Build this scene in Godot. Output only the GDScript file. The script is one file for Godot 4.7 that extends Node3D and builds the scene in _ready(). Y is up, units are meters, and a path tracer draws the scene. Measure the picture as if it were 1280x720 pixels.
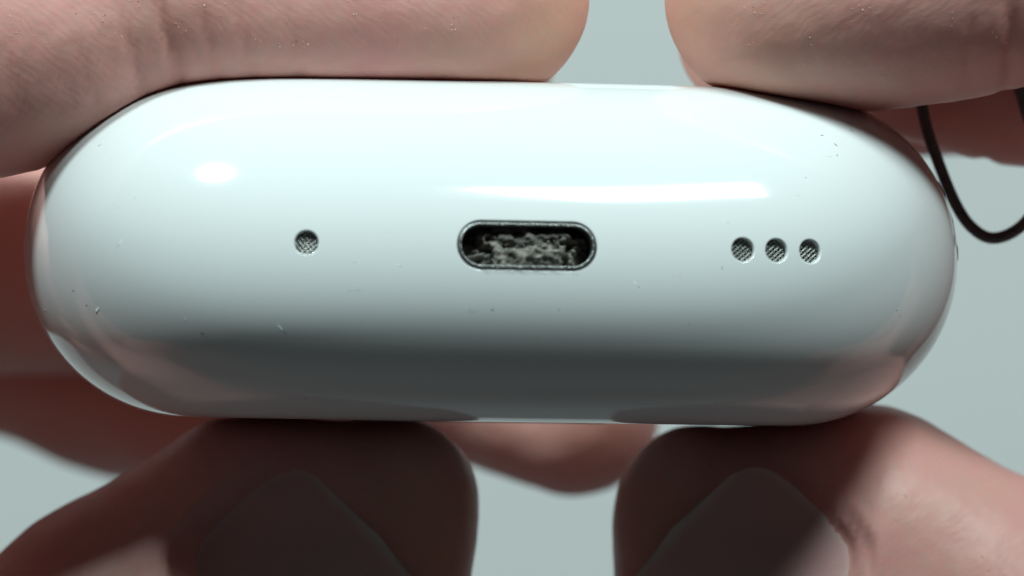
extends Node3D
# A white charging case for earbuds, held up between the fingers of two hands in front of a pale wall.
# All lengths in the helpers are millimetres; meshes are committed in metres.

const MM := 0.001
# half sizes of the flat inside of the case outline, its rounding and the power of its outline curve
const IA := 19.45
const IB := 10.6
const R := 10.75
const POW := 3.9
const SAG := 0.1        # a fuller lower side
const SKEW := -0.14      # and how much less so above the port than below
const DEEP := 0.06        # how much deeper than half round the port end is
const CASE_AT := Vector3(-1.58, 2.1, -22.1)
var case_basis := Basis(Vector3.BACK, deg_to_rad(-1.0)) * Basis(Vector3.UP, deg_to_rad(6.0)) * Basis(Vector3.RIGHT, deg_to_rad(-1.1))


func _ready() -> void:
	# ---- camera, light, exposure
	var cam := Camera3D.new()
	cam.name = "camera"
	cam.position = Vector3(0, 0, 0.3)
	cam.fov = 6.685
	cam.near = 0.02
	cam.far = 5.0
	var lens := CameraAttributesPhysical.new()
	lens.frustum_focal_length = 205.5
	lens.frustum_focus_distance = 0.3105
	lens.frustum_near = 0.02
	lens.frustum_far = 5.0
	lens.exposure_aperture = 41.0
	cam.attributes = lens
	add_child(cam)
	cam.current = true
	var env := Environment.new()
	env.background_mode = Environment.BG_COLOR
	env.background_color = Color(0.017, 0.019, 0.020).linear_to_srgb()
	env.tonemap_mode = Environment.TONE_MAPPER_LINEAR
	env.tonemap_exposure = 1.0
	env.sdfgi_enabled = true
	env.ssao_enabled = true
	env.ssil_enabled = true
	var we := WorldEnvironment.new()
	we.name = "room_air"
	we.environment = env
	add_child(we)
	var cool := Color(0.80, 1.0, 0.99).linear_to_srgb()
	var panel := AreaLight3D.new()      # the long lamp, up and to the right of the lens
	panel.name = "panel_lamp"
	panel.area_size = Vector2(0.2, 0.06)
	panel.light_color = cool
	panel.light_energy = 0.245
	panel.area_range = 4.0
	panel.shadow_enabled = true
	panel.look_at_from_position(Vector3(0.178, 0.40, 0.24), Vector3(0, 0, -0.015))
	add_child(panel)
	var bulb := OmniLight3D.new()       # the round lamp, up and to the left
	bulb.name = "bulb_lamp"
	bulb.light_size = 0.038
	bulb.light_color = cool
	bulb.light_energy = 0.245
	bulb.omni_range = 4.0
	bulb.omni_attenuation = 2.0
	bulb.shadow_enabled = true
	bulb.position = Vector3(-0.226, 0.425, 0.178)
	add_child(bulb)

	var spot := SpotLight3D.new()       # the lamp over the backdrop
	spot.name = "backdrop_lamp"
	spot.light_size = 0.06
	spot.light_color = cool
	spot.light_energy = 0.76
	spot.spot_range = 4.0
	spot.spot_attenuation = 2.0
	spot.spot_angle = 33.0
	spot.spot_angle_attenuation = 0.3
	spot.shadow_enabled = true
	spot.look_at_from_position(Vector3(0.15, 0.9, 0.0), Vector3(0.02, 0.0, -0.75))
	add_child(spot)

	outline()
	# ---- hands are meshed on threads while the case is built
	var left := left_hand()
	var right := right_hand()
	var ta := Thread.new()
	var tb := Thread.new()
	ta.start(left.build)
	tb.start(right.build)
	materials()
	backdrop()
	earbud_case()
	lanyard()
	ta.wait_to_finish()
	tb.wait_to_finish()
	place_hand(left, "hand reaching in from the left, its thumb and nail all in dark shade")
	place_hand(right, "hand reaching in from the right, its thumb half lit, grey cord round its fingers")


# ---------------------------------------------------------------- mesh helpers
class Shape:
	var v := PackedVector3Array()
	var n := PackedVector3Array()
	var c := PackedColorArray()
	var uv := PackedVector2Array()
	var f := PackedInt32Array()

	func add(p: Vector3, normal: Vector3, color := Color.WHITE, at := Vector2.ZERO) -> int:
		v.append(p)
		n.append(normal)
		c.append(color)
		uv.append(at)
		return v.size() - 1

	func tri(i: int, j: int, k: int) -> void:
		var out := n[i] + n[j] + n[k]
		f.append(i)
		if (v[j] - v[i]).cross(v[k] - v[i]).dot(out) > 0.0:
			f.append(k)
			f.append(j)
		else:
			f.append(j)
			f.append(k)

	func quad(i: int, j: int, k: int, l: int) -> void:
		tri(i, j, k)
		tri(i, k, l)

	func strip(a: PackedInt32Array, b: PackedInt32Array, closed := true) -> void:
		for i in a.size() - (0 if closed else 1):
			var j := (i + 1) % a.size()
			quad(a[i], a[j], b[j], b[i])

	func mesh(m: Material) -> ArrayMesh:
		var arrays := []
		arrays.resize(Mesh.ARRAY_MAX)
		var scaled := v.duplicate()
		for i in scaled.size():
			scaled[i] = scaled[i] * 0.001
			n[i] = n[i].normalized() if n[i].length_squared() > 1e-12 else Vector3.UP
		arrays[Mesh.ARRAY_VERTEX] = scaled
		arrays[Mesh.ARRAY_NORMAL] = n
		arrays[Mesh.ARRAY_COLOR] = c
		arrays[Mesh.ARRAY_TEX_UV] = uv
		arrays[Mesh.ARRAY_INDEX] = f
		var out := ArrayMesh.new()
		out.add_surface_from_arrays(Mesh.PRIMITIVE_TRIANGLES, arrays)
		out.surface_set_material(0, m)
		return out


func put(called: String, s: Shape, m: Material, parent: Node) -> MeshInstance3D:
	var o := MeshInstance3D.new()
	o.name = called
	o.mesh = s.mesh(m)
	parent.add_child(o, true)
	return o


func tag(o: Node, label: String, category: String, group := "") -> void:
	o.set_meta("label", label)
	o.set_meta("category", category)
	if group:
		o.set_meta("group", group)


# ---------------------------------------------------------------- materials
var M := {}


func plain(color: Color, rough: float, metal := 0.0) -> StandardMaterial3D:
	var m := StandardMaterial3D.new()
	m.albedo_color = color.linear_to_srgb()
	m.roughness = rough
	m.metallic = metal
	return m


func gray_image(side: int, data: PackedByteArray) -> ImageTexture:
	return ImageTexture.create_from_image(Image.create_from_data(side, side, false, Image.FORMAT_L8, data))


func seamless(side: int, freq: float, octaves: int, sd: int, kind := FastNoiseLite.TYPE_SIMPLEX_SMOOTH) -> PackedByteArray:
	var fn := FastNoiseLite.new()
	fn.seed = sd
	fn.noise_type = kind
	fn.frequency = freq
	fn.fractal_octaves = octaves
	var im := fn.get_seamless_image(side, side)
	im.convert(Image.FORMAT_L8)
	return im.get_data()


func materials() -> void:
	# skin relief: friction ridges that bend and fade, over fine pores and crossing lines (a 12 mm tile)
	var side := 768
	var warp := seamless(side, 0.006, 2, 3)
	var fade := seamless(side, 0.011, 2, 5)
	var fine := seamless(side, 0.09, 3, 9)
	var cells := seamless(side, 0.055, 1, 12, FastNoiseLite.TYPE_CELLULAR)
	var data := PackedByteArray()
	data.resize(side * side)
	for y in side:
		for x in side:
			var i := y * side + x
			var t := (float(x) * 15.0 - float(y) * 19.0) / side + warp[i] * 0.0045
			var a := clampf((fade[i] - 60) * 0.012, 0.1, 1.0)
			var h := 0.11 * a * sin(t * TAU) + 0.0009 * fine[i] + 0.0004 * cells[i] + 0.28
			data[i] = int(clampf(h, 0.0, 1.0) * 255.0)
	var relief := gray_image(side, data)
	# skin tint: mottling and pale dry flecks (a 22 mm tile)
	side = 1024
	var blot := seamless(side, 0.012, 4, 21)
	var grain := seamless(side, 0.16, 2, 22)
	var fleck := seamless(side, 0.085, 2, 23)
	var where := seamless(side, 0.008, 2, 24)
	var tint := PackedByteArray()
	tint.resize(side * side * 3)
	for i in side * side:
		var b := (blot[i] - 128) / 128.0
		var g := (grain[i] - 128) / 128.0
		var fl := clampf((fleck[i] - 186) / 16.0, 0.0, 1.0) * clampf((where[i] - 122) / 30.0, 0.0, 1.0)
		var base := 0.94 + 0.035 * g
		tint[i * 3] = int(255.0 * clampf(lerpf(base + 0.02 * b, 1.0, fl), 0.0, 1.0))
		tint[i * 3 + 1] = int(255.0 * clampf(lerpf(base - 0.022 * b, 1.0, fl), 0.0, 1.0))
		tint[i * 3 + 2] = int(255.0 * clampf(lerpf(base - 0.025 * b, 1.0, fl), 0.0, 1.0))
	var tint_tex := ImageTexture.create_from_image(Image.create_from_data(side, side, false, Image.FORMAT_RGB8, tint))
	for mirror in [1.0, -1.0]:
		var s := plain(Color(1, 1, 1), 0.43)
		s.vertex_color_use_as_albedo = true
		s.albedo_texture = tint_tex
		s.uv1_triplanar = true
		s.uv1_scale = Vector3(mirror, 1, 1) * (1.0 / 0.012)
		s.heightmap_enabled = true
		s.heightmap_texture = relief
		s.heightmap_scale = 0.003
		s.subsurf_scatter_enabled = true
		s.subsurf_scatter_strength = 0.10
		s.metallic_specular = 0.36
		M["skin" if mirror > 0 else "skin_turned"] = s
	var nail := plain(Color(1, 1, 1), 0.3)
	nail.vertex_color_use_as_albedo = true
	nail.subsurf_scatter_enabled = true
	nail.subsurf_scatter_strength = 0.1
	nail.heightmap_enabled = true
	nail.heightmap_texture = gray_image(256, seamless(256, 0.03, 3, 31))
	nail.heightmap_scale = 0.002
	nail.uv1_triplanar = true
	nail.uv1_scale = Vector3(90, 90, 90)
	M.nail = nail

	var shell := plain(Color(0.69, 0.695, 0.695), 0.22)
	shell.metallic_specular = 0.0
	shell.clearcoat_enabled = true
	shell.clearcoat = 1.0
	shell.clearcoat_roughness = 0.085
	M.shell = shell
	M.dirt = plain(Color(0.02, 0.025, 0.025), 0.8)
	M.chip = plain(Color(0.9, 0.92, 0.92), 0.5)
	M.steel = plain(Color(0.36, 0.37, 0.37), 0.28, 1.0)
	var scuffed := plain(Color(0.21, 0.21, 0.205), 0.38, 0.9)
	scuffed.heightmap_enabled = true
	scuffed.heightmap_texture = gray_image(256, seamless(256, 0.05, 3, 41))
	scuffed.heightmap_scale = 0.004
	scuffed.uv1_triplanar = true
	scuffed.uv1_scale = Vector3(400, 400, 400)
	M.rim = scuffed
	M.dark = plain(Color(0.018, 0.018, 0.018), 0.55)
	M.wire = plain(Color(0.38, 0.38, 0.36), 0.4, 0.8)
	var lint := plain(Color(1, 1, 1), 0.95)
	lint.vertex_color_use_as_albedo = true
	M.lint = lint
	M.tongue = plain(Color(0.05, 0.05, 0.05), 0.5)
	var cord := plain(Color(0.11, 0.105, 0.105), 0.6)
	cord.heightmap_enabled = true
	var weave := PackedByteArray()
	weave.resize(128 * 128)
	for y in 128:
		for x in 128:
			var p := sin((x + y) / 128.0 * TAU * 4.0)
			var q := sin((x - y) / 128.0 * TAU * 4.0)
			weave[y * 128 + x] = int(clampf(127 + 120.0 * maxf(p, q), 0, 255))
	cord.heightmap_texture = gray_image(128, weave)
	cord.heightmap_scale = 0.006
	cord.rim_enabled = true
	cord.rim = 0.3
	M.cord = cord
	var board := plain(Color(0.70, 0.69, 0.685), 0.85)
	M.board = board
	M.table = plain(Color(0.13, 0.133, 0.138), 0.6)
	M.led = plain(Color(0.5, 0.5, 0.5), 0.3)


# ---------------------------------------------------------------- setting
func backdrop() -> void:
	var o := MeshInstance3D.new()
	o.name = "backdrop"
	var b := BoxMesh.new()
	b.size = Vector3(1.2, 0.718, 0.012)
	b.material = M.board
	o.mesh = b
	o.position = Vector3(0, 0.061, -0.756)
	add_child(o)
	o.set_meta("kind", "structure")
	o.set_meta("label", "plain pale grey green backdrop, out of focus behind the hands")
	var t := MeshInstance3D.new()
	t.name = "tabletop"
	var slab := BoxMesh.new()
	slab.size = Vector3(1.7, 0.03, 1.1)
	slab.material = M.table
	t.mesh = slab
	t.position = Vector3(0, -0.313, -0.35)
	add_child(t)
	t.set_meta("kind", "structure")
	t.set_meta("label", "dark matt tabletop below the hands, under the foot of the backdrop")


# ---------------------------------------------------------------- the case: outline and its distance
const OUTS := 4096
var ou_len := 0.0
var out_p := PackedVector2Array()      # inner outline (x, z) at even steps of the outer length
var out_n := PackedVector2Array()
var far2 := PackedFloat32Array()       # distance to the inner outline on a quarter grid of 1 mm
const FAR_W := 64


func outline() -> void:
	var n := 20000
	var p := PackedVector2Array()
	var nn := PackedVector2Array()
	var acc := PackedFloat32Array()
	var total := 0.0
	for i in n + 1:
		var t := TAU * i / n
		var s := sin(t)
		var c := cos(t)
		var q := Vector2(IA * signf(s) * pow(absf(s), 2.0 / POW), IB * signf(c) * pow(absf(c), 2.0 / POW))
		var m := Vector2(signf(q.x) * pow(absf(q.x) / IA, POW - 1.0) / IA, signf(q.y) * pow(absf(q.y) / IB, POW - 1.0) / IB).normalized()
		if i > 0:
			total += (q + m * R * nose(m)).distance_to(p[i - 1] + nn[i - 1] * R * nose(nn[i - 1]))
		p.append(q)
		nn.append(m)
		acc.append(total)
	ou_len = total
	var k := 0
	for i in OUTS:
		var want := total * i / OUTS
		while acc[k + 1] < want:
			k += 1
		var f := (want - acc[k]) / maxf(acc[k + 1] - acc[k], 1e-9)
		out_p.append(p[k].lerp(p[k + 1], f))
		out_n.append(nn[k].lerp(nn[k + 1], f).normalized())
	far2.resize(FAR_W * FAR_W)
	for zi in FAR_W:
		for xi in FAR_W:
			var g := Vector2(xi, zi)
			if pow(g.x / IA, POW) + pow(g.y / IB, POW) < 1.0:
				far2[zi * FAR_W + xi] = -0.5
				continue
			var best := 1e9
			for j in range(0, OUTS / 4, 6):
				best = minf(best, g.distance_squared_to(out_p[j]))
			far2[zi * FAR_W + xi] = sqrt(best)


func nose(m: Vector2) -> float:
	return 1.0 + DEEP * maxf(m.y, 0.0) * maxf(m.y, 0.0)


func rim_at(u: float) -> Array:
	var t := fposmod(u, ou_len) / ou_len * OUTS
	var i := int(t) % OUTS
	var j := (i + 1) % OUTS
	var f := t - floorf(t)
	return [out_p[i].lerp(out_p[j], f), out_n[i].lerp(out_n[j], f).normalized()]


func skin_at(u: float, v: float) -> Array:     # point and normal on the shell, v is the arc length up from the middle
	var a: Array = rim_at(u)
	var p: Vector2 = a[0]
	var m: Vector2 = a[1]
	var c := cos(v / R)
	var s := sin(v / R)
	var f := DEEP + SKEW * s + SAG * minf(s, 0.0) * minf(s, 0.0)
	var k := R * (1.0 + f * maxf(m.y, 0.0) * maxf(m.y, 0.0))
	var next: Array = rim_at(u + 0.06)
	var back: Array = rim_at(u - 0.06)
	var nn: Vector2 = next[1]
	var nb: Vector2 = back[1]
	var kn := 1.0 + f * maxf(nn.y, 0.0) * maxf(nn.y, 0.0)
	var kb := 1.0 + f * maxf(nb.y, 0.0) * maxf(nb.y, 0.0)
	var along: Vector2 = next[0] - back[0] + (nn * kn - nb * kb) * R * c
	var out := -k * s + R * (SKEW + 2.0 * SAG * minf(s, 0.0)) * c * c * maxf(m.y, 0.0) * maxf(m.y, 0.0)
	var up := Vector3(m.x * out, R * c, m.y * out)
	return [Vector3(p.x + m.x * k * c, R * s, p.y + m.y * k * c), Vector3(along.x, 0, along.y).cross(up).normalized()]


class Hole:
	var u := 0.0
	var v := 0.0
	var h := 0.0        # half length of the straight part
	var q := 0.7        # radius of the ends
	var tall := false   # the long way runs along v
	var depth := 0.4
	var i0 := 0
	var i1 := 0
	var j0 := 0
	var j1 := 0

	func core(x: float, y: float) -> Vector2:
		return Vector2(0, clampf(y, -h, h)) if tall else Vector2(clampf(x, -h, h), 0)


func shell_half(called: String, u0: float, u1: float, step_u: float, holes: Array, parent: Node) -> MeshInstance3D:
	var s := Shape.new()
	var nu := int(ceil((u1 - u0) / step_u))
	var nv := 100
	var vmax := R * PI / 2.0
	var du := (u1 - u0) / nu
	var dv := 2.0 * vmax / nv
	for h: Hole in holes:
		var wx := h.q + (0.0 if h.tall else h.h) + 0.14
		var wy := h.q + (h.h if h.tall else 0.0) + 0.55
		h.i0 = int(floor((h.u - wx - u0) / du))
		h.i1 = int(ceil((h.u + wx - u0) / du))
		h.j0 = int(floor((h.v - wy + vmax) / dv))
		h.j1 = int(ceil((h.v + wy + vmax) / dv))
	var at := PackedInt32Array()
	for i in nu + 1:
		for j in nv + 1:
			var a: Array = skin_at(u0 + i * du, -vmax + j * dv)
			at.append(s.add(a[0], a[1], Color.WHITE, Vector2(u0 + i * du, j * dv) * 0.02))
	for i in nu:
		for j in nv:
			var cut := false
			for h: Hole in holes:
				if i >= h.i0 and i < h.i1 and j >= h.j0 and j < h.j1:
					cut = true
			if not cut:
				var k := i * (nv + 1) + j
				s.quad(at[k], at[k + nv + 1], at[k + nv + 2], at[k + 1])
	# flat faces, front and back
	for side in [0, nv]:
		var up := Vector3(0, 1 if side else -1, 0)
		var ring := PackedInt32Array()
		var mid := Vector3.ZERO
		for i in nu + 1:
			ring.append(s.add(s.v[at[i * (nv + 1) + side]], up))
			mid += s.v[ring[-1]] / (nu + 1)
		mid = (s.v[ring[0]] + s.v[ring[-1]]) * 0.25 + mid * 0.5
		var c := s.add(mid, up)
		for i in nu:
			s.tri(c, ring[i], ring[i + 1])
		s.tri(c, ring[nu], ring[0])
	# the parting wall between body and lid
	var away: Vector3 = (skin_at(u0, 0)[0] - skin_at(u0 + 0.5, 0)[0]).normalized()
	var edge := PackedInt32Array()
	for j in nv + 1:
		edge.append(s.add(s.v[at[j]], away))
	for j in nv + 1:
		edge.append(s.add(s.v[at[nu * (nv + 1) + nv - j]], away))
	var hub := s.add((s.v[edge[0]] + s.v[edge[nv + 1]]) * 0.5 + Vector3(0, R, 0), away)
	for j in edge.size():
		s.tri(hub, edge[j], edge[(j + 1) % edge.size()])
	# rounded holes
	for h: Hole in holes:
		var loop := []
		for i in range(h.i0, h.i1):
			loop.append(Vector2i(i, h.j0))
		for j in range(h.j0, h.j1):
			loop.append(Vector2i(h.i1, j))
		for i in range(h.i1, h.i0, -1):
			loop.append(Vector2i(i, h.j1))
		for j in range(h.j1, h.j0, -1):
			loop.append(Vector2i(h.i0, j))
		var frame: Array = skin_at(h.u, h.v)
		var nc: Vector3 = frame[1]
		var rings := []
		var fil := 0.09
		var prof := [[0.0, -h.depth, -1.0, 0.0], [0.0, -fil, -1.0, 0.0], [0.12 * fil, -0.5 * fil, -0.87, 0.5], [0.5 * fil, -0.13 * fil, -0.5, 0.87], [fil, 0.0, 0.0, 1.0]]
		for pr in prof:
			var ring := PackedInt32Array()
			for g: Vector2i in loop:
				var x: float = u0 + g.x * du - h.u
				var y: float = -vmax + g.y * dv - h.v
				var k := h.core(x, y)
				var d := (Vector2(x, y) - k).normalized()
				var e: Vector2 = k + d * (h.q + pr[0])
				var b: Array = skin_at(h.u + e.x, h.v + e.y)
				var pn: Vector3 = b[1]
				var tu: Vector3 = (skin_at(h.u + e.x + 0.05, h.v + e.y)[0] - b[0]).normalized()
				var tv: Vector3 = pn.cross(tu) * -1.0
				if tv.y < 0:
					tv = -tv
				ring.append(s.add(b[0] + nc * pr[1], (tu * d.x + tv * d.y) * pr[2] + pn * pr[3]))
			rings.append(ring)
		for step in [0.12, 0.28, 0.5, 0.75, 1.0]:
			var ring := PackedInt32Array()
			for g: Vector2i in loop:
				if step == 1.0:
					ring.append(at[g.x * (nv + 1) + g.y])
					continue
				var x: float = u0 + g.x * du - h.u
				var y: float = -vmax + g.y * dv - h.v
				var k := h.core(x, y)
				var e: Vector2 = (k + (Vector2(x, y) - k).normalized() * (h.q + fil)).lerp(Vector2(x, y), step)
				var b: Array = skin_at(h.u + e.x, h.v + e.y)
				ring.append(s.add(b[0], b[1], Color.WHITE, Vector2(h.u + e.x, h.v + e.y + vmax) * 0.02))
			rings.append(ring)
		for i in rings.size() - 1:
			s.strip(rings[i], rings[i + 1])
	return put(called, s, M.shell, parent)


func hole(u: float, v: float, q: float, h := 0.0, depth := 0.4, tall := false) -> Hole:
	var o := Hole.new()
	o.u = u
	o.v = v
	o.q = q
	o.h = h
	o.depth = depth
	o.tall = tall
	return o


# a frame on the shell: x along the outline, y up, z out of the surface
func frame_at(u: float, v: float) -> Transform3D:
	var a: Array = skin_at(u, v)
	var z: Vector3 = a[1]
	var x: Vector3 = (skin_at(u + 0.05, v)[0] - skin_at(u - 0.05, v)[0]).normalized()
	return Transform3D(Basis(x, z.cross(x), z), a[0])


# a profile of [radius, height, normal out, normal up] swept round a stadium
func stadium(s: Shape, t: Transform3D, h: float, prof: Array, tall := false, curve := 0.0, color := Color.WHITE, closed_end := -1) -> void:
	var n := 72
	var rings := []
	for pr in prof:
		var ring := PackedInt32Array()
		for i in n:
			var a := TAU * i / n
			var d := Vector2(cos(a), sin(a))
			var k := Vector2(0, h * signf(d.y)) if tall else Vector2(h * signf(d.x), 0)
			var e: Vector2 = k + d * pr[0]
			var drop := curve - sqrt(maxf(curve * curve - e.y * e.y, 0.0)) if curve > 0.0 else 0.0
			ring.append(s.add(t * Vector3(e.x, e.y, pr[1] - drop), t.basis * Vector3(d.x * pr[2], d.y * pr[2], pr[3]), color))
		rings.append(ring)
	for i in rings.size() - 1:
		s.strip(rings[i], rings[i + 1])
	if closed_end >= 0:
		var last: PackedInt32Array = rings[closed_end]
		var up := t.basis.z
		var ring := PackedInt32Array()
		for i in last:
			ring.append(s.add(s.v[i], up, color))
		var c := s.add(t * Vector3(0, 0, prof[closed_end][1]), up, color)
		for i in n:
			s.tri(c, ring[i], ring[(i + 1) % n])


func blob(s: Shape, at: Vector3, axes: Basis, color: Color) -> void:      # a small rounded crumb
	var first := s.v.size()
	var top := s.add(at + axes.z, axes.z, color)
	for r in 2:
		for i in 6:
			var a := TAU * (i + 0.5 * r) / 6
			var e := 0.45 if r == 0 else -0.35
			var d := (axes.x * cos(a) + axes.y * sin(a)) * sqrt(1.0 - e * e) + axes.z * e
			s.add(at + d, d, color)
	var low := s.add(at - axes.z, -axes.z, color)
	for i in 6:
		var j := (i + 1) % 6
		s.tri(top, first + 1 + i, first + 1 + j)
		s.tri(first + 1 + i, first + 7 + i, first + 1 + j)
		s.tri(first + 1 + j, first + 7 + i, first + 7 + j)
		s.tri(low, first + 7 + i, first + 7 + j)


func grille(called: String, u: float, v: float, q: float, parent: Node) -> void:
	var t := frame_at(u, v)
	var base := Shape.new()
	stadium(base, t, 0.0, [[q, -0.85, 0.0, 1.0], [q * 0.5, -0.85, 0.0, 1.0]], false, 0.0, Color.WHITE, 1)
	var cup := put(called, base, M.dark, parent)
	var w := Shape.new()
	var gap := 0.235
	var rad := 0.05
	for fam in 2:
		var dir := Vector2(0.77, 0.64) if fam == 0 else Vector2(-0.64, 0.77)
		var across := Vector2(-dir.y, dir.x)
		var k := int(q / gap) + 1
		for i in range(-k, k + 1):
			var off := i * gap + (0.05 if fam else 0.02)
			if absf(off) >= q - 0.03:
				continue
			var half := sqrt(q * q - off * off)
			var steps := int(ceil(2.0 * half / gap * 2.0)) + 1
			var prev := PackedInt32Array()
			for m in steps + 1:
				var along := -half + 2.0 * half * m / steps
				var p := across * off + dir * along
				var wave := 0.035 * cos((along - 0.02) / gap * PI) * (1.0 if (i % 2 == 0) != (fam == 0) else -1.0)
				var ring := PackedInt32Array()
				for e in 6:
					var a := TAU * e / 6
					var nn := Vector3(across.x * cos(a), across.y * cos(a), sin(a))
					ring.append(w.add(t * (Vector3(p.x, p.y, -0.48 + wave) + nn * rad), t.basis * nn))
				if m > 0:
					w.strip(prev, ring)
				prev = ring
	put("wire_mesh", w, M.wire, cup).set_meta("kind", "stuff")


func earbud_case() -> void:
	var c := Node3D.new()
	c.name = "earbud_case"
	c.transform = Transform3D(case_basis, CASE_AT * MM)
	add_child(c)
	tag(c, "glossy white rounded earbud charging case held on its side, charging port towards the viewer", "charging case")
	# where the parting line meets the outline: the lid is the far part
	var us := 0.0
	while (rim_at(us)[0] as Vector2).y > -4.2:
		us += 0.05
	var gap := 0.09
	var side := 0.0
	while (rim_at(side)[1] as Vector2).angle_to(Vector2(0, 1)) < deg_to_rad(79.0):
		side += 0.05
	var lv := 2.7
	var holes := [hole(0.2, 0.103, 1.5, 2.78, 0.35), hole(-13.248, 0.065, 0.73), hole(13.603, 0.117, 0.73), hole(15.79, 0.117, 0.73), hole(18.064, 0.122, 0.73), hole(side, lv, 0.95, 1.75, 0.4, true)]
	for k in range(1, 5):
		(holes[k] as Hole).depth = 0.86
	shell_half("body_shell", -us + gap, us - gap, 0.17, holes, c)
	shell_half("lid", us + gap, ou_len - us - gap, 0.34, [], c)

	# charging port: scuffed steel collar, tunnel, contact tongue, lint
	var t := frame_at(0.2, 0.103)
	var s := Shape.new()
	stadium(s, t, 2.78, [[1.488, -0.5, 1.0, 0.0], [1.488, -0.14, 1.0, 0.1], [1.465, -0.03, 0.85, 0.53], [1.42, 0.03, 0.65, 0.76], [1.37, 0.07, 0.5, 0.87], [1.31, 0.09, 0.15, 0.99], [1.26, 0.08, -0.45, 0.9], [1.22, 0.02, -0.92, 0.4], [1.2, -0.1, -1.0, 0.0], [1.19, -0.9, -1.0, 0.0], [1.19, -5.2, -1.0, 0.0]], false, R)
	var port := put("charging_port", s, M.rim, c)
	s = Shape.new()
	stadium(s, t, 2.78, [[1.2, -5.0, 0.0, 1.0], [0.6, -5.0, 0.0, 1.0]], false, 0.0, Color.WHITE, 1)
	put("port_floor", s, M.dark, port)
	s = Shape.new()
	stadium(s, t, 2.75, [[0.36, -5.0, 1.0, 0.0], [0.36, -1.75, 1.0, 0.0], [0.3, -1.66, 0.6, 0.8], [0.2, -1.64, 0.0, 1.0]], false, 0.0, Color.WHITE, 3)
	put("contact_tongue", s, M.tongue, port)
	var fn := FastNoiseLite.new()
	fn.seed = 77
	fn.frequency = 1.0
	fn.fractal_octaves = 2
	s = Shape.new()
	var nx := 110
	var ny := 34
	var at := PackedInt32Array()
	var hs := PackedFloat32Array()
	for i in nx + 1:
		for j in ny + 1:
			var x := -3.88 + 7.76 * i / nx
			var y := -1.17 + 2.34 * j / ny
			var h := -0.36 + 0.22 * fn.get_noise_2d(x * 0.7, y * 0.9) + 0.11 * fn.get_noise_2d(x * 2.3 + 9, y * 2.3) + 0.015 * fn.get_noise_2d(x * 8.0, y * 8.0 + 4)
			h += 0.3 * exp(-pow((x + 0.1) / 0.35, 2.0)) * clampf(0.6 - y, 0.0, 1.0)
			h -= 1.3 * smoothstep(2.1, 3.7, x + 1.2 * fn.get_noise_2d(x + 50, y * 1.3)) + 1.3 * smoothstep(-1.9, -3.7, x + 1.2 * fn.get_noise_2d(x - 50, y * 1.3))
			h -= 0.3 * clampf(fn.get_noise_2d(x * 0.55 + 12, y * 0.8 + 3) * 3.0, 0.0, 1.0) + 0.3 * smoothstep(0.55, 1.1, y)
			hs.append(h)
	for i in nx + 1:
		for j in ny + 1:
			var k := i * (ny + 1) + j
			var x := -3.88 + 7.76 * i / nx
			var y := -1.17 + 2.34 * j / ny
			var gx := (hs[mini(i + 1, nx) * (ny + 1) + j] - hs[maxi(i - 1, 0) * (ny + 1) + j]) / (15.52 / nx)
			var gy := (hs[i * (ny + 1) + mini(j + 1, ny)] - hs[i * (ny + 1) + maxi(j - 1, 0)]) / (4.4 / ny)
			var m := 0.5 + 0.5 * (fn.get_noise_2d(x * 0.9 + 30, y * 1.5) * 1.6)
			var fl := clampf(fn.get_noise_2d(x * 6.0 - 20, y * 6.0) * 3.0 - 0.9, 0.0, 1.0)
			var col := Color(0.075, 0.07, 0.062).lerp(Color(0.22, 0.195, 0.17), smoothstep(0.1, 0.9, m)).lerp(Color(0.42, 0.38, 0.34), fl * 0.2)
			at.append(s.add(t * Vector3(x, y, hs[k]), t.basis * Vector3(-gx, -gy, 1), col))
	for i in nx:
		for j in ny:
			var k := i * (ny + 1) + j
			s.quad(at[k], at[k + ny + 1], at[k + ny + 2], at[k + 1])
	var rng := RandomNumberGenerator.new()
	rng.seed = 5
	for i in 420:      # crumbs and fibres on the lint and along the collar
		var up := rng.randf()
		var on_rim := i < 250
		var x := rng.randf_range(-2.8, 2.9) * (1.0 if on_rim else 0.7)
		var top := rng.randf() < 0.62
		var rr := rng.randf_range(1.24, 1.42) if on_rim else 0.0
		var y := (rr if top else -rr) if on_rim else rng.randf_range(-0.9, 0.7)
		var z := (0.1 - (rr - 1.28) * 0.5) if on_rim else -0.35 - 0.25 * rng.randf()
		if on_rim and rng.randf() < 0.25 and not top:
			z = -0.25 - 0.3 * rng.randf()
			y = -1.17
		var sz := rng.randf_range(0.012, 0.036)
		var ax := Basis(Vector3(rng.randf() - 0.5, rng.randf() - 0.5, rng.randf() - 0.5).normalized(), rng.randf() * TAU).scaled(Vector3(sz * rng.randf_range(1.0, 2.6), sz, sz))
		var g := 0.8 if up < 0.3 else 0.35
		blob(s, t * Vector3(x, y, z), t.basis * ax, Color(g, g * 0.97, g * 0.9) * (0.6 + 0.5 * rng.randf()))
	put("pocket_lint", s, M.lint, port).set_meta("kind", "stuff")

	grille("microphone_grille", -13.248, 0.065, 0.73, c)
	for u in [13.603, 15.79, 18.064]:
		grille("speaker_grille", u, 0.118, 0.73, c)

	# lanyard slot in the right end: steel liner, dark recess, bar
	t = frame_at(side, lv)
	s = Shape.new()
	stadium(s, t, 1.75, [[0.94, -0.45, 1.0, 0.0], [0.94, -0.02, 0.9, 0.4], [0.89, 0.04, 0.0, 1.0], [0.80, -0.02, -0.6, 0.8], [0.74, -0.3, -1.0, 0.2], [0.70, -0.5, 0.0, 1.0]], true, R, Color.WHITE, 5)
	put("lanyard_slot", s, M.steel, c)

	# hinge on the under side, status light on the upper side
	s = Shape.new()
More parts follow.
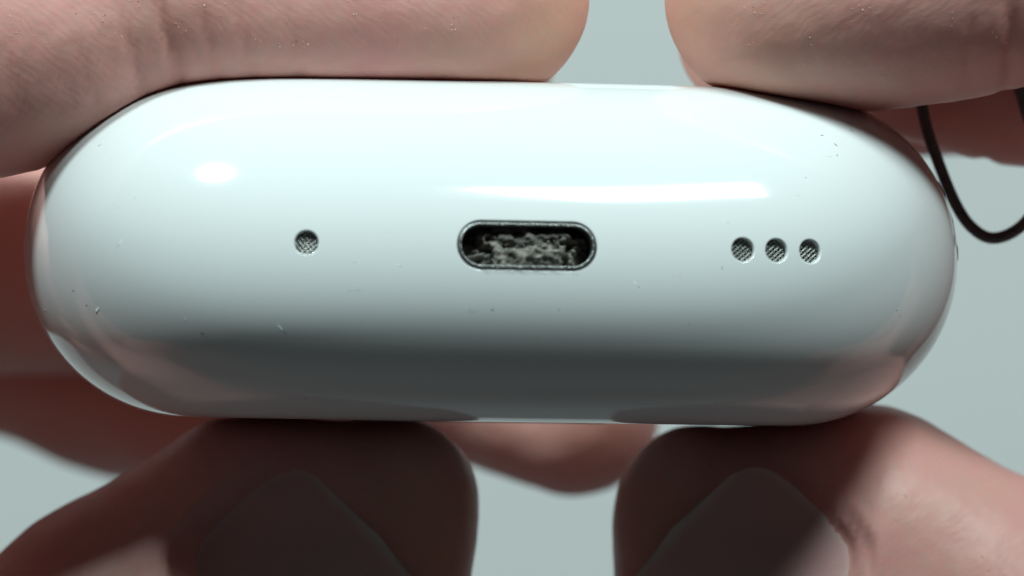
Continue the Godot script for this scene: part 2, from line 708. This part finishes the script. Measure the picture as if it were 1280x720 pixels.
	var zc: float = (rim_at(us)[0] as Vector2).y
	var hinge_at := Transform3D(Basis(Vector3.RIGHT, PI / 2.0), Vector3(0, -R, zc))
	stadium(s, hinge_at, 7.0, [[1.5, 0.0, 1.0, 0.0], [1.5, 0.1, 0.7, 0.7], [1.4, 0.14, 0.0, 1.0]], false, 0.0, Color.WHITE, 2)
	put("hinge", s, M.steel, c)
	s = Shape.new()
	stadium(s, Transform3D(Basis(Vector3.RIGHT, -PI / 2.0), Vector3(0, R, 3.0)), 0.0, [[0.6, 0.0, 1.0, 0.0], [0.55, 0.02, 0.0, 1.0]], false, 0.0, Color.WHITE, 1)
	put("status_light", s, M.led, c)

	# dirt specks, ticks and one pale chip on the gloss
	s = Shape.new()
	for d in [[21.46, 8.33, 0.20, 0.035, 0.2], [22.24, 7.54, 0.2, 0.045, -1.0], [25.1, 8.98, 0.2, 0.03, -1.2], [21.87, 6.68, 0.16, 0.025, 0.9], [18.56, 4.89, 0.05, 0.04, 0.0], [-19.94, -5.82, 0.1, 0.06, -0.1], [-31.45, -9.77, 0.06, 0.06, 0.0], [-13.53, -11.49, 0.15, 0.05, 0.3],
			[-30.18, -3.02, 0.16, 0.04, -0.3], [-1.87, -3.92, 0.12, 0.02, 0.2], [2.21, -3.84, 0.06, 0.03, 0.0], [-30.31, 6.56, 0.2, 0.02, 0.5], [-35.2, 4.25, 0.1, 0.03, 1.3], [12.25, -1.04, 0.18, 0.022, 1.5], [25.24, -3.43, 0.1, 0.025, 0.6], [10.36, -4.64, 0.05, 0.03, 0.0]]:
		var g := frame_at(d[0], d[1])
		var b := Basis(Vector3.BACK, d[4])
		blob(s, g.origin, g.basis * Basis(b.x * d[2] * 0.85, b.y * d[3] * 0.75, b.z * 0.015), Color.WHITE)
	put("dirt_specks", s, M.dirt, c).set_meta("kind", "stuff")
	s = Shape.new()
	for d in [[-28.05, -4.34, 0.2, 0.05, 0.8], [-27.85, -4.2, 0.1, 0.06, 0.5], [-35.9, -4.2, 0.12, 0.03, 0.1], [-29.0, -3.9, 0.08, 0.03, 0.2]]:
		var g := frame_at(d[0], d[1])
		var b := Basis(Vector3.BACK, d[4])
		blob(s, g.origin, g.basis * Basis(b.x * d[2], b.y * d[3], b.z * 0.05), Color.WHITE)
	for i in 26:      # hairline scratches
		var g := frame_at(rng.randf_range(-30, 30), rng.randf_range(-9, 9))
		var b := Basis(Vector3.BACK, rng.randf_range(-0.9, 0.9))
		blob(s, g.origin, g.basis * Basis(b.x * rng.randf_range(0.15, 0.55), b.y * 0.007, b.z * 0.006), Color.WHITE)
	put("pale_chips", s, M.chip, c).set_meta("kind", "stuff")


# ---------------------------------------------------------------- the cord
func lanyard() -> void:
	var pts := [Vector3(27.2, 30, -26.5), Vector3(26.6, 21, -25), Vector3(26.7, 14.5, -24.6), Vector3(27.2, 11.0, -24.8), Vector3(28.25, 8.0, -25.5), Vector3(29.35, 5.5, -26), Vector3(30.4, 4.0, -26), Vector3(31.7, 3.3, -26), Vector3(33.2, 3.75, -26), Vector3(34.4, 5.0, -26), Vector3(34.9, 7.0, -26), Vector3(34.5, 9.7, -25.5), Vector3(33.7, 12.3, -25), Vector3(33.2, 14.5, -24.7), Vector3(33.0, 21, -24.8), Vector3(33.2, 30, -26.5), Vector3(32.0, 34.5, -28), Vector3(29.5, 34.8, -28)]
	var s := Shape.new()
	var prev := PackedInt32Array()
	var n := pts.size()
	var steps := 14
	var along := 0.0
	var last: Vector3 = pts[0]
	for i in n:
		for k in steps:
			var f := float(k) / steps
			var p: Vector3 = (pts[i] as Vector3).cubic_interpolate(pts[(i + 1) % n], pts[(i + n - 1) % n], pts[(i + 2) % n], f)
			var q: Vector3 = (pts[i] as Vector3).cubic_interpolate(pts[(i + 1) % n], pts[(i + n - 1) % n], pts[(i + 2) % n], f + 0.02)
			along += p.distance_to(last)
			last = p
			var d := (q - p).normalized()
			var x := d.cross(Vector3.BACK).normalized()
			var y := x.cross(d)
			var ring := PackedInt32Array()
			for e in 15:
				var a := TAU * e / 14
				var m := x * cos(a) + y * sin(a)
				ring.append(s.add(p + m * 0.39, m, Color.WHITE, Vector2(e / 14.0, along / 3.3)))
			if prev.size():
				s.strip(prev, ring, false)
			prev = ring
	var first := PackedInt32Array()
	for e in 15:
		first.append(e)
	s.strip(prev, first, false)
	var o := put("lanyard_cord", s, M.cord, self)
	tag(o, "thin dark grey cord hanging in a loop from the fingers beside the case's right end", "cord")


# ---------------------------------------------------------------- hands
class Flesh:
	var turned := false
	var inv_case := Transform3D()
	var A := PackedVector3Array()
	var E := PackedVector3Array()
	var IL := PackedFloat32Array()
	var RA := PackedFloat32Array()
	var RD := PackedFloat32Array()
	var CH := PackedInt32Array()
	var creases := []        # [point, axis, palmar direction, depth, width, reach]
	var nails := []          # Transform3D (x along to the tip, y across, z out), half length, half width
	var tips := PackedVector3Array()
	var act := PackedInt32Array()
	var near_creases := []
	var near_nails := []
	var near_case := false
	var grid := PackedFloat32Array()
	var noise := FastNoiseLite.new()
	var fine := FastNoiseLite.new()
	var shape := Shape.new()
	var nail_shapes := []
	var flake_areas := []    # [x from, x to, y from, y to, how many clusters]
	var flake_spots := []
	var cell := 0.43

	func bone(chain: int, a: Vector3, b: Vector3, ra: float, rb: float) -> void:
		A.append(a)
		E.append(b - a)
		IL.append(1.0 / maxf((b - a).length_squared(), 1e-6))
		RA.append(ra)
		RD.append(rb - ra)
		CH.append(chain)

	func limb(chain: int, pts: Array, radii: Array) -> void:
		for i in pts.size() - 1:
			bone(chain, pts[i], pts[i + 1], radii[i], radii[i + 1])

	func nail(at: Vector3, along: Vector3, out: Vector3, half_long: float, half_wide: float) -> void:
		var z := out.normalized()
		var x := (along - z * along.dot(z)).normalized()
		nails.append([Transform3D(Basis(x, z.cross(x), z), at).affine_inverse(), half_long, half_wide, Transform3D(Basis(x, z.cross(x), z), at)])

	func dist(p: Vector3) -> float:
		var palm := 1e3
		var fingers := 1e3
		var cur := -1
		var d := 1e3
		for i in act:
			var pa := p - A[i]
			var t := clampf(pa.dot(E[i]) * IL[i], 0.0, 1.0)
			var b := (pa - E[i] * t).length() - RA[i] - RD[i] * t
			if CH[i] != cur:
				if cur == 0:
					palm = d
				elif cur > 0:
					var h := maxf(1.0 - absf(fingers - d), 0.0)
					fingers = minf(fingers, d) - h * h * 0.25
				cur = CH[i]
				d = b
			else:
				var h := maxf(4.0 - absf(d - b), 0.0)
				d = minf(d, b) - h * h * 0.0625
		if cur == 0:
			palm = d
		elif cur > 0:
			var h := maxf(1.0 - absf(fingers - d), 0.0)
			fingers = minf(fingers, d) - h * h * 0.25
		var hp := maxf(9.0 - absf(palm - fingers), 0.0)
		var out := minf(palm, fingers) - hp * hp / 36.0
		out += 0.16 * noise.get_noise_3dv(p) + 0.035 * fine.get_noise_3dv(p)
		for c in near_creases:
			var w: Vector3 = p - c[0]
			var s: float = w.dot(c[1])
			var e := exp(-pow(s / c[4], 2.0))
			if e > 0.01:
				var side: Vector3 = w - c[1] * s
				var m := clampf(-0.25 + 1.4 * side.normalized().dot(c[2]), 0.0, 1.0)
				out += c[3] * e * m * clampf((c[5] - side.length()) * 0.5, 0.0, 1.0)
		for k in near_nails:
			var q: Vector3 = k[0] * p
			if q.z > -5.0:
				var hl: float = k[1]
				var hw: float = k[2]
				var s := absf(q.x / hl)
				var y := absf(q.y / hw)
				var rho := pow(pow(s, 4.0) + pow(y, 4.0), 0.25)
				if rho < 1.5:
					var top := nail_height(q.x, q.y)
					var m := smoothstep(1.11, 0.95, rho)
					out = lerpf(out, maxf(out, q.z - top + 0.1 - (1.0 - m) * 0.75), smoothstep(1.26, 1.07, rho))
					var rim := smoothstep(-3.2, -1.6, q.z - top) * smoothstep(0.85, 0.3, q.x / hl)      # the fold of skin round the plate
					out += rim * (0.10 * exp(-pow((rho - 1.03) / 0.06, 2.0)) - 0.14 * exp(-pow((rho - 1.17) / 0.10, 2.0)))
		if near_case:
			var l := inv_case * p
			var gx := minf(absf(l.x), 61.0)
			var gz := minf(absf(l.z), 61.0)
			var xi := int(gx)
			var zi := int(gz)
			var fx := gx - xi
			var fz := gz - zi
			var k := zi * 64 + xi

			var f := maxf(lerpf(lerpf(grid[k], grid[k + 1], fx), lerpf(grid[k + 64], grid[k + 65], fx), fz), 0.0)
			var cd := -0.05 - (sqrt(f * f + l.y * l.y) - 10.75)
			var h := maxf(0.5 - absf(out - cd), 0.0)
			out = maxf(out, cd) + h * h * 0.5
		return out

	func nail_height(x: float, y: float) -> float:
		return -x * x / 44.0 - y * y / 20.0

	func gather(c: Vector3, reach: float) -> float:
		var db := PackedFloat32Array()
		var low := 1e9
		for i in A.size():
			var pa := c - A[i]
			var t := clampf(pa.dot(E[i]) * IL[i], 0.0, 1.0)
			var b := (pa - E[i] * t).length() - RA[i] - RD[i] * t
			db.append(b)
			low = minf(low, b)
		if absf(low) > reach + 6.0:
			return low
		act.clear()
		for i in A.size():
			if db[i] < low + 2.0 * reach + 9.5:
				act.append(i)
		near_creases = creases.filter(func(k): return (k[0] as Vector3).distance_to(c) < k[5] + reach + 2.0)
		near_nails = nails.filter(func(k): return (k[3] as Transform3D).origin.distance_to(c) < k[1] * 1.7 + reach + 2.0)
		near_case = absf(c.x) < 52 and absf(c.y) < 22 and c.z > -70 and c.z < 20
		return low

	func tone(p: Vector3) -> Color:
		var a := 0.5 + 0.5 * noise.get_noise_3dv(p * 1.7 + Vector3(40, 0, 9))
		var b := 0.5 + 0.5 * noise.get_noise_3dv(p * 0.8 + Vector3(-70, 5, 0))
		var c := Color(0.84, 0.42, 0.37).lerp(Color(0.86, 0.36, 0.35), a).lerp(Color(0.81, 0.47, 0.375), b * 0.6)
		for t in tips:
			var f := exp(-p.distance_squared_to(t) / 26.0)
			c = c.lerp(Color(0.80, 0.43, 0.28), 0.75 * f)
		for k in near_creases:
			var w: Vector3 = p - k[0]
			var s: float = w.dot(k[1])
			if w.length() < k[5]:
				c = c.lerp(Color(0.70, 0.29, 0.24), 0.5 * exp(-pow(s / (k[4] * 1.4), 2.0)) * clampf(k[3] * 4.0, 0.0, 1.0))
		return c

	func build() -> void:
		noise.seed = 11
		noise.frequency = 0.11
		noise.fractal_octaves = 2
		fine.seed = 12
		fine.frequency = 0.5
		fine.fractal_octaves = 2
		var lo := Vector3(1e9, 1e9, 1e9)
		var hi := -lo
		for i in A.size():
			var m := maxf(RA[i], RA[i] + RD[i]) + 3.0
			for q: Vector3 in [A[i], A[i] + E[i]]:
				lo = lo.min(q - Vector3(m, m, m))
				hi = hi.max(q + Vector3(m, m, m))
		var bs := 4
		var nb := Vector3i(((hi - lo) / (cell * bs)).ceil())
		var hd := cell * bs * 0.5 * 1.733
		var map := {}
		var edges := PackedInt64Array()
		var W := 5
		var val := PackedFloat32Array()
		val.resize(W * W * W)
		var big := 4
		for sx in range(0, nb.x, big):
			for sy in range(0, nb.y, big):
				for sz in range(0, nb.z, big):
					var sc := lo + (Vector3(sx, sy, sz) + Vector3(2, 2, 2)) * cell * bs
					if absf(gather(sc, hd * big)) > hd * big + 5.0:
						continue
					for bx in range(sx, mini(sx + big, nb.x)):
						for by in range(sy, mini(sy + big, nb.y)):
							for bz in range(sz, mini(sz + big, nb.z)):
								block(bx, by, bz, lo, hd, val, map, edges)
		for e in edges:
			var axis := int(e & 3)
			var flip := (e & 4) != 0
			var key := e >> 3
			var s1 := STRIDE_Y if axis == 0 else STRIDE_X
			var s2 := 1 if axis != 2 else STRIDE_Y
			var a: int = map.get(key, -1)
			var b: int = map.get(key - s1, -1)
			var c: int = map.get(key - s1 - s2, -1)
			var d: int = map.get(key - s2, -1)
			if mini(mini(a, b), mini(c, d)) >= 0:
				shape.quad(a, b, c, d)
		for k in nails:
			nail_shapes.append(plate(k))
		flakes()

	const STRIDE_Y := 2048
	const STRIDE_X := 2048 * 2048

	func block(bx: int, by: int, bz: int, lo: Vector3, hd: float, val: PackedFloat32Array, map: Dictionary, edges: PackedInt64Array) -> void:
		var o := lo + Vector3(bx, by, bz) * (cell * 4)
		var mid := o + Vector3(2, 2, 2) * cell
		var low := gather(mid, hd)
		if low > hd + 4.0 or low < -hd - 6.0:
			return
		if absf(dist(mid)) > hd + 1.4 and near_nails.is_empty():
			return
		var k := 0
		for x in 5:
			for y in 5:
				for z in 5:
					val[k] = dist(o + Vector3(x, y, z) * cell)
					k += 1
		for x in 4:
			for y in 4:
				for z in 4:
					k = x * 25 + y * 5 + z
					var v0 := val[k]
					var key := (bx * 4 + x) * STRIDE_X + (by * 4 + y) * STRIDE_Y + bz * 4 + z
					var in0 := v0 < 0.0
					if in0 != (val[k + 25] < 0.0):
						edges.append(key << 3 | (4 if in0 else 0))
					if in0 != (val[k + 5] < 0.0):
						edges.append(key << 3 | 1 | (4 if in0 else 0))
					if in0 != (val[k + 1] < 0.0):
						edges.append(key << 3 | 2 | (4 if in0 else 0))
					var sum := Vector3.ZERO
					var cnt := 0
					for e in 12:
						var a := EA[e]
						var b := EB[e]
						var va := val[k + (a >> 2 & 1) * 25 + (a >> 1 & 1) * 5 + (a & 1)]
						var vb := val[k + (b >> 2 & 1) * 25 + (b >> 1 & 1) * 5 + (b & 1)]
						if (va < 0.0) != (vb < 0.0):
							var pa := Vector3(a >> 2 & 1, a >> 1 & 1, a & 1)
							sum += pa.lerp(Vector3(b >> 2 & 1, b >> 1 & 1, b & 1), va / (va - vb))
							cnt += 1
					if cnt == 0:
						continue
					var p := o + (Vector3(x, y, z) + sum / cnt) * cell
					var g := grad(p)
					p -= Vector3(g.x, g.y, g.z) * clampf(g.w, -0.4, 0.4)
					map[key] = shape.add(p, Vector3(g.x, g.y, g.z), tone(p))

	const EA: Array[int] = [0, 0, 0, 1, 1, 2, 2, 3, 4, 4, 5, 6]
	const EB: Array[int] = [1, 2, 4, 3, 5, 3, 6, 7, 5, 6, 7, 7]

	func grad(p: Vector3) -> Vector4:
		var h := 0.12
		var a := dist(p + Vector3(h, -h, -h))
		var b := dist(p + Vector3(-h, -h, h))
		var c := dist(p + Vector3(-h, h, -h))
		var d := dist(p + Vector3(h, h, h))
		var n := Vector3(a - b - c + d, -a - b + c + d, -a + b - c + d).normalized()
		return Vector4(n.x, n.y, n.z, (a + b + c + d) * 0.25)

	func flakes() -> void:      # pale crumbs of dry skin and a few dark specks where the skin faces the light
		var rng := RandomNumberGenerator.new()
		rng.seed = 40 + flake_areas.size()
		for area: Array in flake_areas:
			for i in int(area[4]):
				var c := Vector2(rng.randf_range(area[0], area[1]), rng.randf_range(area[2], area[3]))
				for k in 1 + rng.randi() % 4:
					var p := Vector3(c.x + rng.randfn() * 0.25, c.y + rng.randfn() * 0.2, 0.0)
					p.z = -3.0
					for step in 60:
						gather(p, 2.0)
						var d := dist(p) if act.size() else 3.0
						if d < 0.02 or p.z < -34.0:
							break
						p.z -= clampf(d * 0.7, 0.02, 1.5)
					if p.z < -33.0:
						continue
					var g := grad(p)
					var n := Vector3(g.x, g.y, g.z)
					var x := n.cross(Vector3(rng.randfn(), rng.randfn(), rng.randfn())).normalized()
					var pale := rng.randf() < 0.93
					var size := rng.randf_range(0.012, 0.045) if pale else 0.03
					var col := Color(0.85, 0.60, 0.52) if pale else Color(0.12, 0.05, 0.04)
					flake_spots.append([p, Basis(x * size * rng.randf_range(1.0, 2.2), n.cross(x) * size * 0.7, n * 0.02), col])

	func plate(k: Array) -> Shape:
		var s := Shape.new()
		var t: Transform3D = k[3]
		var hl: float = k[1]
		var hw: float = k[2]
		var nx := 30
		var ny := 24
		for layer in 2:
			var at := PackedInt32Array()
			for i in nx + 1:
				var a := -1.0 + 2.0 * i / nx
				var wide := pow(maxf(1.0 - pow(absf(a), 4.0), 0.0), 0.25)
				for j in ny + 1:
					var b := (-1.0 + 2.0 * j / ny)
					var q := Vector2(a * hl * 1.0, b * wide * hw)
					var rho := maxf(absf(a), absf(b))
					var z := nail_height(q.x, q.y) + (0.06 if layer == 0 else -0.32) - 0.10 * smoothstep(0.85, 1.0, rho)
					var nn := Vector3(q.x / 22.0, q.y / 10.0, 1.0) * (1.0 if layer == 0 else -1.0)
					var col := Color(0.70, 0.38, 0.36).lerp(Color(0.72, 0.50, 0.46), smoothstep(-0.75, -1.0, a)).lerp(Color(0.74, 0.55, 0.47), smoothstep(0.82, 0.95, a)).lerp(Color(0.78, 0.60, 0.52), smoothstep(0.9, 1.0, rho) * 0.6)
					at.append(s.add(t * Vector3(q.x, q.y, z), t.basis * nn, col))
			for i in nx:
				for j in ny:
					var m := i * (ny + 1) + j
					s.quad(at[m], at[m + ny + 1], at[m + ny + 2], at[m + 1])
			if layer == 1:      # the thin edge between the two faces
				var half := (nx + 1) * (ny + 1)
				var ring := PackedInt32Array()
				for i in nx + 1:
					ring.append(i * (ny + 1))
				for i in range(nx, -1, -1):
					ring.append(i * (ny + 1) + ny)
				var up := PackedInt32Array()
				var dn := PackedInt32Array()
				for m in ring:
					var flat := t.basis * Vector3((t.affine_inverse() * s.v[m]).x / hl, (t.affine_inverse() * s.v[m]).y / hw, 0)
					up.append(s.add(s.v[m], flat, s.c[m]))
					dn.append(s.add(s.v[m + half], flat, s.c[m]))
				s.strip(up, dn)
		return s


func new_flesh(turned: bool) -> Flesh:
	var h := Flesh.new()
	h.turned = turned
	h.grid = far2
	h.inv_case = Transform3D(case_basis, CASE_AT).affine_inverse()
	return h


func left_hand() -> Flesh:
	var h := new_flesh(false)
	var wrist := Vector3(-108, -94, -34)
	var m1 := Vector3(-79, 0, -34)
	var m2 := Vector3(-85, -2, -58)
	var m3 := Vector3(-89, -12, -80)
	var m4 := Vector3(-89, -26, -98)
	var cmc := Vector3(-86, -76, -22)
	var mt := Vector3(-50, -46, -26)
	# palm, heel and forearm
	h.bone(0, wrist, Vector3(-150, -165, -10), 21, 28)
	h.bone(0, wrist + Vector3(4, 8, 6), m1 + Vector3(-2, -3, 2), 15, 11)
	h.bone(0, wrist, m2, 16, 11)
	h.bone(0, wrist + Vector3(2, 2, -8), m3, 15, 10.5)
	h.bone(0, wrist + Vector3(4, 0, -14), m4, 15, 10)
	h.bone(0, cmc, mt, 17, 11)
	h.bone(0, mt + Vector3(-6, 2, -4), m1 + Vector3(4, -14, 4), 8, 7)      # the web
	# index finger over the top of the case
	var pip := Vector3(-45.5, 16.4, -14)
	var dip := Vector3(-22.4, 19.9, -15.5)
	h.limb(1, [m1, pip, dip, Vector3(-10, 19.6, -16.5), Vector3(-1.2, 18.5, -16)], [10.6, 9.2, 7.6, 7.4, 6.1])
	h.bone(1, Vector3(-40.5, 13.3, -14), Vector3(-29, 15.2, -15), 7.6, 7.2)
	h.bone(1, Vector3(-17, 18.6, -14.5), Vector3(-4, 18.4, -14.0), 6.6, 5.9)
	# middle, ring and little finger behind the case
	h.limb(2, [m2, Vector3(-50, 15.5, -66), Vector3(-26, 19.8, -59), Vector3(-3, 17.5, -54)], [10.5, 9.2, 8.0, 6.4])
	h.limb(3, [m3, Vector3(-46, 2.5, -88), Vector3(-22, 0.5, -80), Vector3(4.6, -9.0, -65)], [10, 8.8, 7.6, 6.4])
	h.limb(4, [m4, Vector3(-51, -2.0, -100), Vector3(-32, -7.5, -95), Vector3(-18, -12.5, -82)], [9, 7.2, 6.6, 5.8])
	# thumb below
	h.limb(5, [mt, Vector3(-25.6, -24, -29), Vector3(-16.9, -17.5, -29.5), Vector3(-8.2, -14.5, -29.5)], [11, 9.4, 8.2, 6.0])
	h.limb(5, [mt + Vector3(3, -4, 0), Vector3(-22.2, -29.7, -29), Vector3(-15.4, -24.4, -29), Vector3(-9.3, -20.6, -29)], [10.5, 9.0, 8.0, 6.0])
	h.tips = PackedVector3Array([Vector3(1, 16, -13), Vector3(-4, -16, -21), Vector3(8, -10, -54)])
	h.nail(Vector3(-2.2, 24.2, -12.7), Vector3(0.98, -0.12, 0.0), Vector3(0.1, 0.66, 0.75), 5.8, 5.0)
	h.nail(Vector3(-12.7, -19.9, -20.4), Vector3(0.73, 0.68, -0.1), Vector3(0.12, -0.03, 0.98), 5.6, 7.6)
	h.flake_areas = [[-33, -24, 15.5, 19, 16], [-24, -12, 14.5, 19, 14], [-12, -2, 16, 19, 14]]
	for k in [[-21.9, 0.17, 0.42], [-24.4, 0.07, 0.4], [-19.4, 0.08, 0.35], [-17.2, 0.06, 0.35], [-14.2, 0.04, 0.35], [-27.6, 0.05, 0.45], [-32.0, 0.06, 0.5], [-36.0, 0.08, 0.5]]:
		h.creases.append([Vector3(k[0], 19.0, -15), Vector3(0.97, 0.22, 0.05).normalized(), Vector3(0.0, -0.8, 0.6), k[1], k[2], 11.0])
	return h


func right_hand() -> Flesh:
	var h := new_flesh(true)
	var wrist := Vector3(112, -92, -34)
	var m1 := Vector3(84, 6, -42)
	var m2 := Vector3(88, -6, -60)
	var m3 := Vector3(88, -20, -74)
	var m4 := Vector3(84, -36, -84)
	var cmc := Vector3(92, -76, -22)
	var mt := Vector3(60, -43, -26)
	h.bone(0, wrist, Vector3(155, -165, -10), 21, 28)
	h.bone(0, wrist + Vector3(-4, 8, 6), m1 + Vector3(2, -3, 2), 15, 11)
	h.bone(0, wrist, m2, 16, 11)
	h.bone(0, wrist + Vector3(-2, 2, -8), m3, 15, 10.5)
	h.bone(0, wrist + Vector3(-4, 0, -14), m4, 15, 10)
	h.bone(0, cmc, mt, 17, 11)
	h.bone(0, mt + Vector3(6, 2, -4), m1 + Vector3(-4, -14, 4), 8, 7)
	# index finger on top
	h.limb(1, [m1, Vector3(55, 23.6, -22), Vector3(31, 22.0, -15), Vector3(22.5, 20.3, -15), Vector3(16.4, 18.5, -15)], [10.6, 9.3, 8.0, 7.7, 6.4])
	h.bone(1, Vector3(27, 20.2, -14.5), Vector3(18, 18.6, -14.2), 6.8, 6.0)
	h.limb(2, [m2, Vector3(58, 15, -42), Vector3(35, 17.0, -33.5), Vector3(17.3, 17.4, -32)], [10.5, 9.0, 7.9, 6.2])
	h.limb(3, [m3, Vector3(60, 12, -64), Vector3(39, 17.5, -57), Vector3(21, 15, -56)], [10, 8.2, 7.2, 6.2])
	h.limb(4, [m4, Vector3(64, 2, -82), Vector3(55, 11, -76), Vector3(48, 13, -68)], [9, 7.2, 6.2, 5.6])
	h.limb(5, [mt, Vector3(33.2, -23.2, -30), Vector3(23.4, -17.2, -30.5), Vector3(12.8, -15.1, -30.5)], [11, 9.4, 8.4, 6.0])
	h.limb(5, [mt + Vector3(-3, -4, 0), Vector3(29.7, -29, -30), Vector3(21.7, -24.3, -30), Vector3(13.6, -21.7, -30)], [10.5, 9.0, 8.2, 6.4])
	h.tips = PackedVector3Array([Vector3(14, 17, -13), Vector3(9, -16, -21), Vector3(15, 18, -33)])
	h.nail(Vector3(16.5, 24.2, -12.6), Vector3(-0.98, -0.1, 0.0), Vector3(-0.1, 0.9, 0.42), 5.8, 5.0)
	h.nail(Vector3(14.2, -19.5, -20.6), Vector3(-0.73, 0.68, -0.1), Vector3(-0.21, -0.02, 0.97), 5.5, 7.3)
	h.flake_areas = [[14, 34, 13.5, 19, 22], [17, 33, -20, -10, 44], [10, 17, -16, -11, 8]]
	for k in [[30.6, 0.14, 0.4], [33.2, 0.07, 0.4], [28.0, 0.06, 0.4]]:
		h.creases.append([Vector3(k[0], 20.5, -15), Vector3(0.98, 0.1, 0.0).normalized(), Vector3(0.0, -0.8, 0.6), k[1], k[2], 11.0])
	h.creases.append([Vector3(36, 17, -37), Vector3(0.9, -0.35, 0.2).normalized(), Vector3(0.0, -0.8, 0.6), 0.5, 0.5, 11.0])
	return h


func place_hand(h: Flesh, label: String) -> void:
	var o := put("hand", h.shape, M.skin_turned if h.turned else M.skin, self)
	tag(o, label, "hand", "hands holding the case")
	for s in h.nail_shapes:
		put("fingernail", s, M.nail, o)
	var crumbs := Shape.new()
	for f in h.flake_spots:
		blob(crumbs, f[0], f[1], f[2])
	put("dry_skin_flakes", crumbs, M.lint, o).set_meta("kind", "stuff")
